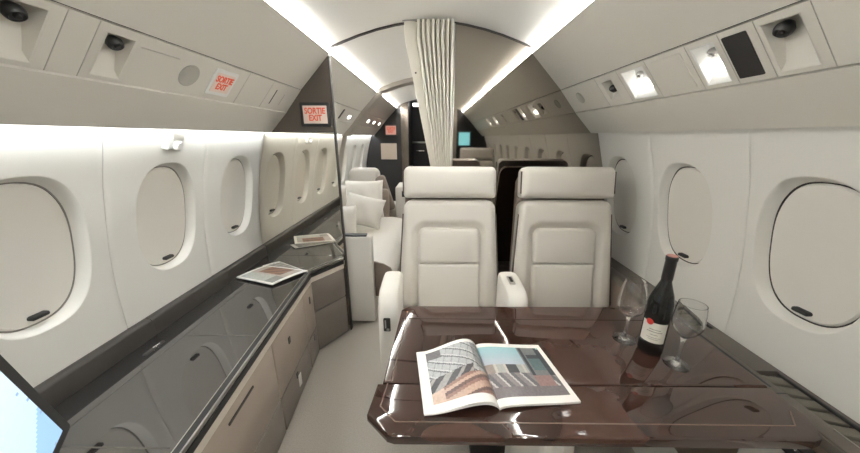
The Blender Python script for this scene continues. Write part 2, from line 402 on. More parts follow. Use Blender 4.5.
def service_panel(s, side):
    root = thing('service_panel', 'long cream overhead service panel with lamps and air vents above the %s windows' % side, 'overhead panel', (XC + s * .8, 0, 1.56))
    T0 = Matrix.Translation(-Vector((XC + s * .8, 0, 1.56)))
    bm = bmesh.new()
    P = strip_panel(bm, s, SV0, SV1, F, B, .012, holes=[w for w in WELLS[s]])
    xform(obj('panel', bm, PANEL, root, smooth=20), T0)
    if True:
        L = math.hypot(SV1[0] - SV0[0], SV1[1] - SV0[1])
        e_up = (P(0, 0) - P(0, 1)).normalized(); e_y = Vector((0, -s, 0)); n_in = e_y.cross(e_up)   # text right, up, toward the cabin
        def FR(y, t, o=0): return T0 @ frame(P(y, t, -o if False else 0) + n_in * o, e_y, e_up, n_in)
        for (ya, yb, ta, tb), kind in zip(WELLS[s], KINDS[s]):
            yc = (ya + yb) / 2; W = yb - ya; H = (tb - ta) * L
            fr = FR(yc, (ta + tb) / 2)
            lit = kind in ('lamp', 'lamp2')
            wellm = WHITEP if lit else PANEL  # wells of lit lamps are whiter, the glow put into their colour
            # well: sloped box whose upper end is deep and lower end comes flush
            bm = bmesh.new()
            hwid, hh = W / 2, H / 2
            top = [(-hwid, -hh, 0), (hwid, -hh, 0), (hwid, hh, 0), (-hwid, hh, 0)]
            bot = [(-hwid * .86, -hh * .75, -.012), (hwid * .86, -hh * .75, -.012), (hwid * .86, hh * .85, -.046), (-hwid * .86, hh * .85, -.046)]
            rim = [(-hwid - .004, -hh - .003, .0015), (hwid + .004, -hh - .003, .0015), (hwid + .004, hh + .003, .0015), (-hwid - .004, hh + .003, .0015)]
            loft(bm, [[fr @ Vector(p) for p in q] for q in (rim, top, bot)], True, False, True)
            name = 'lamp_well' if 'lamp' in kind else 'vent_well'
            wl = obj(name, bm, wellm, root, smooth=20)
            def ball(cx, cy, cz, r, m, nm, par, tilt=(.0, -.35, 1)):
                ax = Vector(tilt).normalized(); q = ax.to_track_quat('Z', 'Y').to_matrix().to_4x4()
                mxx = fr @ Matrix.Translation((cx, cy, cz)) @ q
                bm = bmesh.new(); pr = [(r * .02, -r), (r * .6, -r * .8), (r, -r * .2), (r * .98, r * .25), (r * .8, r * .6), (r * .72, r * .62), (r * .6, r * .4), (r * .02, r * .35)]
                rings = [[mxx @ Vector((a * math.cos(2 * PI * k / 20), a * math.sin(2 * PI * k / 20), z)) for k in range(20)] for a, z in pr]
                loft(bm, rings, True, True, True); o = obj(nm, bm, m, par)
                if m is BLACK or m is STEEL:
                    bm = bmesh.new(); rr = r * .32
                    loft(bm, [[mxx @ Vector((a * math.cos(2 * PI * k / 14), a * math.sin(2 * PI * k / 14), z)) for k in range(14)] for a, z in ((rr, r * .3), (rr, r * .75), (rr * .6, r * .8))], True, True, True)
                    obj('knob', bm, BLACKM if m is BLACK else CHROME, o)
                return o
            if kind == 'nozzle': ball(-.012 if s > 0 else .004, H * .26, -.014, .018, BLACK, 'air_nozzle', root)
            elif kind == 'cluster':
                ball(0, H * .0, -.012, .018, BLACK, 'air_nozzle', root)
            elif kind.startswith('lamp'):
                o = ball(0, H * .22, -.018, .013, STEEL, 'reading_lamp', root)
                if lit:
                    bm = bmesh.new()
                    for cx in ((0,) if kind == 'lamp' else (-.022, .022)):
                        rr = [[fr @ Vector((cx + a * math.cos(2 * PI * k / 20), -H * .16 + a * math.sin(2 * PI * k / 20), z)) for k in range(20)] for a, z in ((.017, -.016), (.017, -.006), (.013, -.002), (.0005, -.0005))]
                        loft(bm, rr, True, True, True)
                    obj('lens', bm, LAMP, o)
        def disc(y, t, r, m, nm, sy=1.0):
            fr = FR(y, t, .0008); bm = bmesh.new()
            loft(bm, [[fr @ Vector((a * math.cos(2 * PI * k / 32) * sy, a * math.sin(2 * PI * k / 32), z)) for k in range(32)] for a, z in ((r, -.002), (r, .001), (r - .003, .0018), (r - .005, .0006))], True, True, True)
            return obj(nm, bm, m, root)
        def plate(y, t, w_, h_, m, nm, th=.002, par=None):
            fr = FR(y, t, 0.0002); return obj(nm, pad(w_, h_, min(.003, w_ * .45, h_ * .45), [(0, -.001), (0, th - .0007), (min(.0007, w_ * .2, h_ * .2), th)], 3, fr), m, par or root)
        def seam(y): plate(y, .5, .0018, L * .995, DKSEAM, 'panel_joint', .0007)
        if s > 0:
            plate(.866, .5, .064, L * .80, BLACKM, 'display', .0025)
            disc(1.745, .48, .032, GREYP, 'speaker_grille')
            for y in (.55, .70, .812, .905, 1.012, 1.19, 1.36, 1.53): seam(y)
            bm = bmesh.new()   # oxygen mask door outlines
            for yc_, w_ in ((1.10, .13), (.60, .15)):
                p = plate(yc_, .5, w_, L * .8, PANEL, 'mask_door', .0016)
        else:
            disc(1.11, .52, .040, GREYP, 'speaker_grille')
            for y in (.735, .80, 1.40, 1.60): seam(y)
            plate(.98, .22, .13, .0014, DKSEAM, 'panel_joint', .0008)
            plate(1.665, .52, .007, .085, DKGREY, 'slot', .001)
            plate(1.76, .55, .004, .07, DKSEAM, 'slot', .001)
            f = plate(1.272, .5, .125, .108, WHITEP, 'exit_sign_frame', .004)
            fc = plate(1.272, .5, .100, .080, SIGN, 'exit_sign', .0055, f)
            text('lettering', 'SORTIE\nEXIT', .036, REDTXT, FR(1.272, .5, .0064), fc, sx=.80)
    return root
DKSEAM = mat('panel_seam', (.54, .52, .47), .6)
service_panel(-1, 'left'); service_panel(1, 'right')
# service panels in the aft compartment
for s, side in ((-1, 'left'), (1, 'right')):
    bm = bmesh.new(); P = strip_panel(bm, s, SV0, SV1, B + .012, 3.5, .012)
    struct(obj('trim_%d' % tn, bm, PANEL, smooth=20)); tn += 1
    bm = bmesh.new(); P = strip_panel(bm, s, SV0, SV1, 3.5, A, .012)
    struct(obj('trim_%d' % tn, bm, TAUPEW, smooth=20)); tn += 1
e_up = (P(0, 0) - P(0, 1)).normalized()
def aft_fix(y, t, w_, h_, m, nm, label, cat, group=None):
    s = -1
    a = Vector((XC + s * SV0[0], 0, SV0[1])); b = Vector((XC + s * SV1[0], 0, SV1[1]))
    eu = (a - b).normalized(); ey = Vector((0, 1, 0)); n = ey.cross(eu)
    c = a + (b - a) * t + Vector((0, y, 0))
    o = obj(nm, pad(w_, h_, .004, [(0, .0005), (0, .003), (.001, .004)], 3, frame(c, ey, eu, n)), m); return tag(o, label, cat, group)
aft_fix(2.62, .55, .03, .03, LAMP, 'reading_lamp', 'small lit reading lamp on the overhead panel just past the left bulkhead edge', 'lamp')
aft_fix(2.86, .5, .035, .10, BLACK, 'vent_slot', 'black slanted slot in the overhead panel past the left bulkhead', 'vent')
aft_fix(3.15, .6, .07, .035, LAMP, 'reading_lamp', 'lit reading lamp on the overhead panel before the taupe arch', 'lamp')
for y, lab_ in ((4.05, 'nearest of three small lamps in a row beyond the taupe arch'), (4.42, 'middle of three small lamps in a row beyond the taupe arch'), (4.85, 'farthest of three small lamps in a row beyond the taupe arch')):
    aft_fix(y, .55, .07, .04, LAMP, 'reading_lamp', lab_, 'lamp', 'lit lamps beyond the arch')

# passenger light on the left wall
t = thing('wall_lamp', 'small white box lamp with round knob on the left wall above a window', 'lamp', (wx(-1, 1.35), 1.225, 1.35))
fr = frame((0, 0, 0), (0, 1, 0), (.22, 0, 1), (1, 0, -.22))
obj('housing', pad(.085, .075, .008, [(0, -.014), (0, .016), (.006, .022)], 4, fr), WHITEP, t)
obj('cover', pad(.055, .028, .004, [(0, .020), (0, .025), (.002, .026)], 3, fr @ Matrix.Translation((.008, .018, 0))), SIDE, t)
bm = bmesh.new(); f2 = fr @ Matrix.Translation((0, -.020, .020))
loft(bm, [[f2 @ Vector((a * math.cos(2 * PI * k / 24), a * math.sin(2 * PI * k / 24), z)) for k in range(24)] for a, z in ((.019, 0), (.019, .014), (.015, .019), (.001, .02))], True, True, True)
obj('knob', bm, WHITEP, t)

# ------------------------------------------------------------------ bulkheads
def outline(s, zlo, zhi=None, pad_=0.0):
    """section outline points from low to top on side s"""
    pts = [(wx(s, z), z) for z in [zlo + (1.385 - zlo) * k / 14 for k in range(15)]]
    pts += [(XC + s * x, z) for x, z in (VL1, VL0, SV1, SV0, BIN1, BIN0)] + [(XC + s * x, z) for x, z in CE[::-1]]
    return pts
def yslab(name, poly, y0, y1, m, parent=None):
    bm = bmesh.new(); a = [bm.verts.new((x, y0, z)) for x, z in poly]; b = [bm.verts.new((x, y1, z)) for x, z in poly]
    bm.faces.new(a); bm.faces.new(b[::-1]); n = len(poly)
    for i in range(n): bm.faces.new((a[i], b[i], b[(i + 1) % n], a[(i + 1) % n]))
    return obj(name, bm, m, parent, smooth=0)
XL = -.600; XR = .118
pl = outline(-1, 0.0)
def upto(pts, x, s):       # cut outline at vertical line x (pts run from low wall to ceiling centre)
    out = []
    for (a, b), (c, d) in zip(pts, pts[1:]):
        out.append((a, b))
        if (c - x) * s <= 0 and (a - x) * s > 0:
            t_ = (x - a) / (c - a); out.append((x, b + (d - b) * t_)); return out
    out.append(pts[-1]); return out
lo = upto(pl, XL, -1); zt = lo[-1][1]
mir = [p for p in lo if p[1] <= 1.386]
struct(yslab('wall_aft', mir + [(XL, 1.386), (XL, 0)], B, B + .012, MIRROR))
upp = [p for p in lo if p[1] >= 1.384]
struct(yslab('wall_aft', upp + [(XL, 1.3865)], B - .001, B + .012, SMOKE))
plr = outline(1, 0.0)
poly = plr + [(XC, 1.976)]
cx = [p for p in CE if p[0] > XR - XC]
ro = []
for p in plr:
    if p[0] < XR: break
    ro.append(p)
struct(yslab('wall_aft', ro + [(XR, 1.9655), (XR, 0)], B, B + .012, MIRRORD))
# polished edge posts of the opening and the thin arch line
tag(obj('edge_post', bx(XL - .002, XL + .008, B - .006, B + .022, 0, zt - .003, bev=.002), DKGREY), 'thin dark vertical edge trim of the left mirrored bulkhead', 'trim')
tag(obj('edge_post', bx(XR - .008, XR + .002, B - .006, B + .022, 0, 1.962, bev=.002), STEEL), 'thin metal vertical edge trim of the right mirrored bulkhead beside the curtain', 'trim')
bm = bmesh.new(); ap = [(XC - x, z) for x, z in CE[::-1]][:-1] + [(XC + x, z) for x, z in CE]
rings = []
for x, z in ap:
    d = Vector((x - XC, 0, z - .6)).normalized()
    c = Vector((x, B, z))
    rings.append([c + Vector((0, -.008, 0)), c + Vector((0, -.008, 0)) - d * .007, c + Vector((0, .014, 0)) - d * .007, c + Vector((0, .014, 0))])
loft(bm, rings, True, True, True); struct(obj('trim_%d' % tn, bm, DKGREY)); tn += 1

# exit sign on the left bulkhead
t = thing('exit_sign', 'lit red SORTIE EXIT sign in a black frame on the taupe bulkhead', 'sign', (-.700, B - .001, 1.487))
fy = frame((0, 0, 0), (1, 0, 0), (0, 0, 1), (0, -1, 0))
obj('frame', pad(.176, .134, .006, [(0, 0), (0, .012), (.003, .014)], 4, fy), BLACK, t)
fc = obj('face', pad(.142, .100, .003, [(0, .008), (0, .0150), (.001, .0155)], 3, fy), SIGN, t)
text('lettering', 'SORTIE\nEXIT', .046, REDTXT, fy @ Matrix.Translation((0, 0, .0162)), fc, sx=.82)

# forward bulkhead (seen in the mirrors)
fo = [(XC - (x - XC), z) for x, z in plr]
po = [(x, z) for x, z in plr] + [(-x + 2 * XC, z) for x, z in plr[::-1]]
yslab_o = yslab('wall_front', po, F - .012, F, BLACKM); struct(yslab_o)
bm = bx(-.75, .45, F, F + .02, .0, 1.9); struct(obj('trim_%d' % tn, bm, TAUPEW, smooth=0)); tn += 1

# arch ring at 3.5 m
def ring(y0, y1, dep, m, s_=(-1, 1)):
    global tn
    bm = bmesh.new()
    pts = [p for p in outline(-1, .45)] + [(2 * XC - x, z) for x, z in outline(-1, .45)[::-1][1:]]
    rings = []
    for x, z in pts:
        d = Vector((x - XC, 0, z - 1.0)); dd = d.normalized()
        c = Vector((x, 0, z))
        rings.append([c + Vector((0, y0, 0)), c - dd * dep + Vector((0, y0 + .02, 0)), c - dd * dep + Vector((0, y1, 0)), c + Vector((0, y1, 0))])
    loft(bm, rings, True, True, True); struct(obj('trim_%d' % tn, bm, m, smooth=50)); tn += 1
ring(3.42, 3.62, .035, TAUPEW)

# aft bulkhead with doorway, picture, sign
po2 = []
for p in outline(-1, 0.0):
    if p[0] > -.53: break
    po2.append(p)
struct(yslab('wall_back', po2 + [(-.53, 1.86), (-.53, 0)], A, A + .03, BLACKM))
po3 = []
for p in outline(1, 0.0):
    if p[0] < .16: break
    po3.append(p)
struct(yslab('wall_back', po3 + [(.16, 1.96), (.16, 0)], A, A + .03, BLACKM))
struct(yslab('door_1', [(-.53, 0), (-.41, 0), (-.41, 1.915), (-.53, 1.87)], A - .02, A + .03, mat('bronze_metal', (.22, .19, .16), .22, metal=1)))
bm = bmesh.new(); box(bm, -.41, .16, 6.1, 6.14, 0, 2.0); box(bm, -.43, -.41, A + .03, 6.14, 0, 2.0); box(bm, .16, .18, A + .03, 6.14, 0, 2.0); box(bm, -.43, .18, A + .02, 6.14, 1.98, 2.0)
struct(obj('wall_galley', bm, BLACKM, smooth=0))
t = thing('galley_unit', 'dark galley cabinet glimpsed through the far doorway left of the curtain', 'cabinet', (-.15, 5.95, 0))
obj('body', bx(-.25, .30, 0, .14, 0, 1.25, bev=.01), BLACKM, t)
obj('counter', bx(-.25, .30, -.03, .14, 1.25, 1.28, bev=.004), STEEL, t)
obj('handle', bx(-.18, -.02, -.03, -.015, 1.1, 1.12, bev=.004), CHROME, t)
bm = bmesh.new(); box(bm, -.36, -.12, 5.6, 5.72, 1.88, 1.93, bev=.008)
tag(obj('ceiling_lamp', bm, mat('galley_lamp', (1, 1, 1), .4, emit=(1, 1, 1), es=2)), 'bright lamp at the top of the dark far doorway', 'lamp')
bm = pad(.265, .26, .004, [(0, 0), (0, .012), (.004, .014)], 3, frame((-.745, A, 1.13), (1, 0, 0), (0, 0, 1), (0, -1, 0)))
tag(obj('picture_panel', bm, mat('beige_panel', (.55, .46, .38), .5, bump=(80, .3))), 'square beige panel on the black wall at the far left end of the cabin', 'wall panel')
t = thing('exit_sign', 'small faint red exit sign on the black wall above the beige square panel', 'sign', (-.70, A, 1.47))
obj('frame', pad(.20, .18, .006, [(0, 0), (0, .012), (.003, .014)], 4, fy), DKGREY, t)
fc = obj('face', pad(.17, .14, .003, [(0, .008), (0, .0155)], 3, fy), mat('dim_sign', (.55, .3, .25), .4, emit=(1, .45, .35), es=.2), t)
text('lettering', 'SORTIE\nEXIT', .055, REDTXT, fy @ Matrix.Translation((0, 0, .0162)), fc, sx=.8)

# ------------------------------------------------------------------ curtain
bm = bmesh.new()
NU, NV = 150, 44
ztop = 1.955
def curt(u, v):
    # v 0 top .. 1 bottom ; left edge sweeps in, right edge hangs straight
    z = ztop - v * (ztop - .02)
    vv_ = v * (ztop - .02) / .78          # 1 at the level of the seat tops
    zl = min(vv_, 1.35)
    xl = -.158 + .145 * max(0, (zl - .10)) ** 1.0 / .9
    xl = min(xl, .035)
    xr = .106
    x = xl + (xr - xl) * u
    flat = .22 * (1 - .0 * v)
    if u < flat: amp = 0
    else: amp = min(1, (u - flat) / .06)
    ph = (u - flat) / (1 - flat) * 2 * PI * 8.0
    y = B - .045 + amp * (.040 * math.sin(ph + .5 * math.sin(v * 5)) + .004 * math.sin(ph * 2.3 + v * 7))
    x += amp * .003 * math.cos(ph * 1.0)
    ztop_here = 0
    if u < flat: y -= .012 * (1 - u / flat)
    zc = 1.976 - .65 * (x - XC) ** 2 - .012
    return Vector((x, y, min(z, zc)))
g = [[bm.verts.new(curt(i / NU, j / NV)) for i in range(NU + 1)] for j in range(NV + 1)]
for j in range(NV):
    for i in range(NU): bm.faces.new((g[j][i], g[j][i + 1], g[j + 1][i + 1], g[j + 1][i]))
t = thing('curtain', 'gathered ivory pleated curtain hanging in the bulkhead opening', 'curtain', (0, B, 0))
T_ = Matrix.Translation((0, -B, 0))
o = xform(obj('fabric', bm, CURT, t, recalc=False), T_); md = o.modifiers.new('s', 'SOLIDIFY'); md.thickness = .002
bm = bmesh.new(); tube(bm, [(-.17, B - .035, 1.962), (-.02, B - .035, 1.967), (.11, B - .035, 1.957)], .004, 8)
xform(obj('track', bm, STEEL, t), T_)
p_ = curt(.10, .10)
bm = lathe([(.001, 0), (.005, 0), (.005, .003), (.001, .004)], 14); 
o = obj('snap', bm, BLACK, t); o.data.transform(T_ @ frame(curt(.10, .13) + Vector((0, -.002, 0)), (1, 0, 0), (0, 0, 1), (0, -1, 0)))

# ------------------------------------------------------------------ seats
def sm(a, b, x):
    t = max(0, min(1, (x - a) / (b - a))); return t * t * (3 - 2 * t)
def cushion(wb, wt, h, T, R, rc, front=lambda x, z: 0, nx=44, nz=52, side=.0):
    """upright cushion, base centre at origin, front toward -Y; T side thickness, R rim radius, rc corner radius"""
    bm = bmesh.new(); g = []
    for j in range(nz + 1):
        tz = .5 - .5 * math.cos(PI * j / nz); z = h * tz
        w_ = (wb + (wt - wb) * tz) / 2
        dz = 0
        if z > h - rc: k = (z - (h - rc)) / rc; dz = rc * (1 - math.sqrt(max(0, 1 - k * k)))
        if z < rc * .6: k = (rc * .6 - z) / (rc * .6); dz = rc * .6 * (1 - math.sqrt(max(0, 1 - k * k)))
        w_ -= dz; row = []
        for i in range(nx + 1):
            sx = -math.cos(PI * i / nx); x = w_ * sx
            e = min(w_ - abs(x), z, h - z); e = max(0, e)
            q = R * math.sqrt(max(0, 1 - (1 - min(e / R, 1)) ** 2))
            bulge = .012 * (1 - (abs(x) / w_) ** 2) * (1 - (2 * tz - 1) ** 2)
            row.append(Vector((x, -T - q - bulge + front(x, z), z)))
        g.append(row)
    F_ = [[bm.verts.new(p) for p in r] for r in g]
    Bk = [[bm.verts.new(Vector((p.x, 0, p.z))) for p in r] for r in g]
    for j in range(nz):
        for i in range(nx):
            bm.faces.new((F_[j][i], F_[j][i + 1], F_[j + 1][i + 1], F_[j + 1][i])); bm.faces.new((Bk[j][i], Bk[j + 1][i], Bk[j + 1][i + 1], Bk[j][i + 1]))
    per = [(j, 0) for j in range(nz + 1)] + [(nz, i) for i in range(1, nx + 1)] + [(j, nx) for j in range(nz - 1, -1, -1)] + [(0, i) for i in range(nx - 1, 0, -1)]
    for a, b in zip(per, per[1:] + per[:1]): bm.faces.new((F_[a[0]][a[1]], F_[b[0]][b[1]], Bk[b[0]][b[1]], Bk[a[0]][a[1]]))
    bmesh.ops.remove_doubles(bm, verts=bm.verts, dist=1e-5)
    return bm
def inset_front(hh, iw=.170, itop=.455, rr=.045, mid=.255):
    def f(x, z):
        # signed distance to the rounded centre panel (open at the bottom)
        dx = abs(x) - (iw - rr); dzv = z - (itop - rr)
        d = math.hypot(max(dx, 0), max(dzv, 0)) + min(max(dx, dzv), 0) - rr
        y = .024 * (1 - sm(-.002, .038, d))            # recessed centre
        y += .004 * math.exp(-(d / .008) ** 2)        # groove round the panel
        if d < 0:
            y += .004 * sm(0, .02, -d)
        return y
    return f
def club_seat(label, group, loc, rz=0, arms=('left', 'right'), ax=(-.324, -.240)):
    r = thing('club_seat', label, 'seat', loc, rz, group)
    tilt = Matrix.Translation((0, .10, .44)) @ Matrix.Rotation(math.radians(-9.5), 4, 'X')
    H = .60
    o = obj('backrest', cushion(.552, .485, H, .05, .035, .05, inset_front(H), nx=90, nz=90), LEATHER, r); xform(o, tilt)
    up_ = obj('centre_panel', cushion(.332, .328, .194, .022, .016, .036, nx=40, nz=40), LEATHER, o); xform(up_, tilt @ Matrix.Translation((0, -.048, .256)))
    dn_ = obj('centre_panel', cushion(.338, .332, .250, .022, .016, .014, nx=40, nz=40), LEATHER, o); xform(dn_, tilt @ Matrix.Translation((0, -.048, .005)))
    for s in (-1, 1):
        bm = bmesh.new(); tube(bm, [tilt @ Vector((s * (.278 - .034 * k / 12), -.060, .02 + (H - .05) * k / 12)) for k in range(12)], .0045, 8)
        obj('piping', bm, PIPING, o)
    hd = obj('headrest', cushion(.485, .485, .165, .055, .035, .035, nx=36, nz=24), LEATHER, r); xform(hd, tilt @ Matrix.Translation((0, -.012, H + .008)))
    for s in (-1, 1):
        bm = bmesh.new(); tube(bm, [tilt @ Matrix.Translation((0, -.012, H + .008)) @ Vector((s * .2435, -.066, .025 + .115 * k / 6)) for k in range(7)], .004, 8)
        obj('piping', bm, PIPING, hd)
    sh = obj('back_shell', cushion(.53, .48, .76, .03, .02, .05, nx=16, nz=20), SHELL, r); xform(sh, tilt @ Matrix.Translation((0, .045, -.02)))
    o = obj('seat_cushion', pad(.43, .50, .05, soft(.13, .035), 6, Matrix.Translation((0, -.20, .33))), LEATHER, r)
    obj('base', pad(.42, .44, .04, soft(.24, .02), 5, Matrix.Translation((0, -.14, .09))), LEATHER, r)
    obj('pedestal', pad(.36, .36, .03, soft(.09, .01), 4, Matrix.Translation((0, -.12, 0))), DKGREY, r)
    for s in (-1, 1):
        nm = 'left' if s < 0 else 'right'
        if nm not in arms: continue
        bm = bmesh.new()
        # side profile in Y-Z, rounded front
        x0 = s * .305 if s < 0 else .262; x1 = x0 + (.085 if s < 0 else .06)
        if s < 0: x0, x1 = ax
        zt_ = .722
        prof = [(-.290, .20), (-.300, .30), (-.303, .60), (-.296, .655), (-.276, .695), (-.240, .715), (-.18, zt_), (-.11, zt_ + .003), (-.06, zt_ - .004), (-.045, .70), (-.045, .20)]
        wd = x1 - x0
        rings = []
        for k in range(0, 9):
            a = PI * k / 8; ins = (1 - math.sin(a)) * .011 ; xx = x0 + wd * (.5 - .5 * math.cos(a)) 
            cy = sum(p[0] for p in prof) / len(prof); cz = sum(p[1] for p in prof) / len(prof)
            ring_ = []
            for (y, z) in prof:
                dy, dz = y - cy, z - cz; Ld = math.hypot(dy, dz); kk = (Ld - ins) / Ld
                ring_.append(Vector((xx, cy + dy * kk, cz + dz * kk)))
            rings.append(ring_)
        loft(bm, rings, True, True, True)
        arm = obj('armrest', bm, LEATHERW, r)
        xm = (x0 + x1) / 2
        pn = obj('control_panel', pad(.030, .065, .004, [(0, 0), (0, .005), (.002, .006)], 3, frame((xm - (.004 if s < 0 else 0), -.301, .575), (1, 0, 0), (0, -.03, 1), (0, -1, -.03))), BLACK, arm)
        obj('button', pad(.006, .04, .002, [(0, .005), (0, .008)], 3, frame((xm - .010, -.301, .58), (1, 0, 0), (0, 0, 1), (0, -1, 0))), STEEL, pn)
        obj('button', pad(.012, .010, .002, [(0, .005), (0, .008)], 3, frame((xm, -.301, .553), (1, 0, 0), (0, 0, 1), (0, -1, 0))), STEEL, pn)
    return r
ly = 1.435
seatL = club_seat('cream leather club seat on the left, beside the aisle, behind the table', 'cream club seats facing the table', (.088, ly, 0), arms=('left',))
seatR = club_seat('cream leather club seat on the right, next to the window wall', 'cream club seats facing the table', (.704, ly, 0), arms=('left',), ax=(-.376, -.290))
# switch set into the top of the armrest between the seats
arm = [c for c in COL.objects if c.parent == seatR and c.name.startswith('armrest')][0]
sw = obj('switch_plate', pad(.026, .075, .004, [(0, 0), (0, .003), (.002, .004)], 3, Matrix.Translation((-.340, -.165, .7225)) @ Matrix.Rotation(.04, 4, 'X')), STEEL, arm)
obj('switch', pad(.013, .045, .003, [(0, .003), (0, .0055), (.002, .0065)], 3, Matrix.Translation((-.340, -.162, .7227))), BLACK, sw)
obj('slot', bx(-.355, -.322, -.304, -.301, .652, .662), BLACK, arm)
for k, (x, lab) in enumerate(((.02, 'seat reflected in the right mirrored bulkhead, left of two'), (.63, 'seat reflected in the right mirrored bulkhead, right of two'))):
    c = copy_tree(seatL); c.location = (x, -.55, 0); c.rotation_euler = (0, 0, PI); c['label'] = 'cream leather club ' + lab; c['group'] = 'club seats reflected in the bulkhead'

# ------------------------------------------------------------------ table
TZ = .68
t = thing('table', 'large high-gloss brown wood veneer dining table with chamfered corners', 'table', (.4, .83, 0))
TT = Matrix.Translation((-.4, -.83, 0))
near = [(-.157, .699), (-.167, .60), (-.108, .545), (-.09, .540), (.90, .540), (.925, .547), (.957, .60), (.960, .699)]
far = [(-.143, .702), (-.128, 1.02), (-.127, 1.085), (-.098, 1.116), (.925, 1.119), (.957, 1.085), (.960, .702)]
xform(obj('near_leaf', prism(near, TZ - .03, TZ, .006, 3), WOOD, t, 15), TT)
xform(obj('far_leaf', prism(far, TZ - .03, TZ, .006, 3), WOOD, t, 15), TT)
def inlay(pts, wd, m, nm, h=.0006):
    bm = bmesh.new()
    for a, b in zip(pts, pts[1:]):
        a = Vector((*a, 0)); b = Vector((*b, 0)); d = (b - a).normalized(); n = Vector((-d.y, d.x, 0)) * wd / 2
        q = [a - n, b - n, b + n, a + n]
        lo_ = [bm.verts.new(p + Vector((0, 0, TZ - .001))) for p in q]; hi_ = [bm.verts.new(p + Vector((0, 0, TZ + h))) for p in q]
        bm.faces.new(hi_); bm.faces.new(lo_[::-1])
        for i in range(4): bm.faces.new((lo_[i], lo_[(i + 1) % 4], hi_[(i + 1) % 4], hi_[i]))
    return xform(obj(nm, bm, m, t, smooth=0), TT)
LINE = mat('inlay_line', (.15, .11, .09), .2)
LINED = mat('dark_inlay', (.035, .022, .018), .2)
inlay([(-.128, .698), (-.136, .622), (-.092, .578), (.895, .578), (.93, .62)], .0035, LINE, 'inlay')
inlay([(-.118, .705), (-.102, 1.02), (-.100, 1.075)], .0035, LINE, 'inlay')
inlay([(-.12, 1.022), (.955, 1.022)], .003, LINED, 'inlay')
inlay([(-.04, .703), (-.03, .95)], .002, LINED, 'inlay')
xform(obj('edge_rail', prism([(-.10, .56), (.90, .56), (.93, .60), (.93, 1.08), (.90, 1.10), (-.09, 1.10), (-.12, 1.06), (-.135, .61)], TZ - .045, TZ - .031, .003), DKGREY, t), TT)
# fluted pedestal
bm = bmesh.new(); n = 60; pr = []
for k in range(n):
    a = 2 * PI * k / n; q = 1 + .035 * math.cos(a * 12); pr.append((.365 + .085 * q * math.cos(a), .80 + .17 * q * math.sin(a)))
rings = [[Vector((x, y, z)) for x, y in pr] for z in (0, .1, .3, .5, .635)]
loft(bm, rings, True, True, True); xform(obj('pedestal', bm, LEATHERW, t), TT)
xform(obj('foot', bx(.17, .53, .55, 1.05, 0.0, .03, bev=.01), DKGREY, t), TT)

# ------------------------------------------------------------------ open magazine on the table
def page(fn, col, nu, nv, th=.0012):
    bm = bmesh.new(); cl_ = bm.loops.layers.color.new('Col')
    g = [[bm.verts.new(fn(i / nu, j / nv)) for i in range(nu + 1)] for j in range(nv + 1)]
    g2 = [[bm.verts.new(fn(i / nu, j / nv) - Vector((0, 0, th))) for i in range(nu + 1)] for j in range(nv + 1)]
    def setc(f, c):
        for l in f.loops: l[cl_] = (*c, 1)
    for j in range(nv):
        for i in range(nu):
            setc(bm.faces.new((g[j][i], g[j][i + 1], g[j + 1][i + 1], g[j + 1][i])), col((i + .5) / nu, (j + .5) / nv))
            setc(bm.faces.new((g2[j][i], g2[j + 1][i], g2[j + 1][i + 1], g2[j][i + 1])), (.90, .89, .87))
    per = [(j, 0) for j in range(nv + 1)] + [(nv, i) for i in range(1, nu + 1)] + [(j, nu) for j in range(nv - 1, -1, -1)] + [(0, i) for i in range(nu - 1, 0, -1)]
    for a, b in zip(per, per[1:] + per[:1]): setc(bm.faces.new((g[a[0]][a[1]], g[b[0]][b[1]], g2[b[0]][b[1]], g2[a[0]][a[1]])), (.91, .90, .89))
    return bm
def srgb(r, g, b): return tuple(max(0, c) / 255 for c in (r, g, b))
def hsh(i, j): 
    v = math.sin(i * 127.1 + j * 311.7) * 43758.5; return v - math.floor(v)
WHT = srgb(240, 238, 234)
def col_left(u, v):      # v 0 near edge, 1 far edge; u 0 outer, 1 spine
    if u < .14 or v < .12 or v > .94: return WHT
    n = hsh(int(u * 40), int(v * 40)) * 14
    # pinkish furniture at the bottom
    k = v + .25 * (u - .2) * 0
    if v < .20 + .36 * u - .25 * max(0, u - .6):
        s_ = int((v - .3 * u) * 22) % 3
        c = ((196, 168, 152), (150, 118, 108), (110, 88, 84))[s_]
        if u < .3 and v < .3: c = (205, 180, 165)
        return srgb(c[0] - n, c[1] - n, c[2] - n)
    if v < .44 + .15 * u and u < .75:
        a = (u * 1.2 - v) * 16
        c = (70, 70, 74) if (int(a) % 3) else (160, 158, 155); return srgb(*(x - n for x in c))
    # diagonal frames of the stair
    a = (v + .55 * u); 
    if v > .80 and u < .35: return srgb(95 - n, 92 - n, 94 - n)
    band = (a * 7) % 1
    cross = ((u - v * .35) * 9) % 1
    c = (176, 178, 180)
    if band < .16: c = (100, 102, 106)
    elif band < .30: c = (205, 206, 206)
    elif cross < .13: c = (148, 150, 153)
    if u > .8 and v > .5: c = tuple(x * .75 for x in c)
    return srgb(*(x - n for x in c))
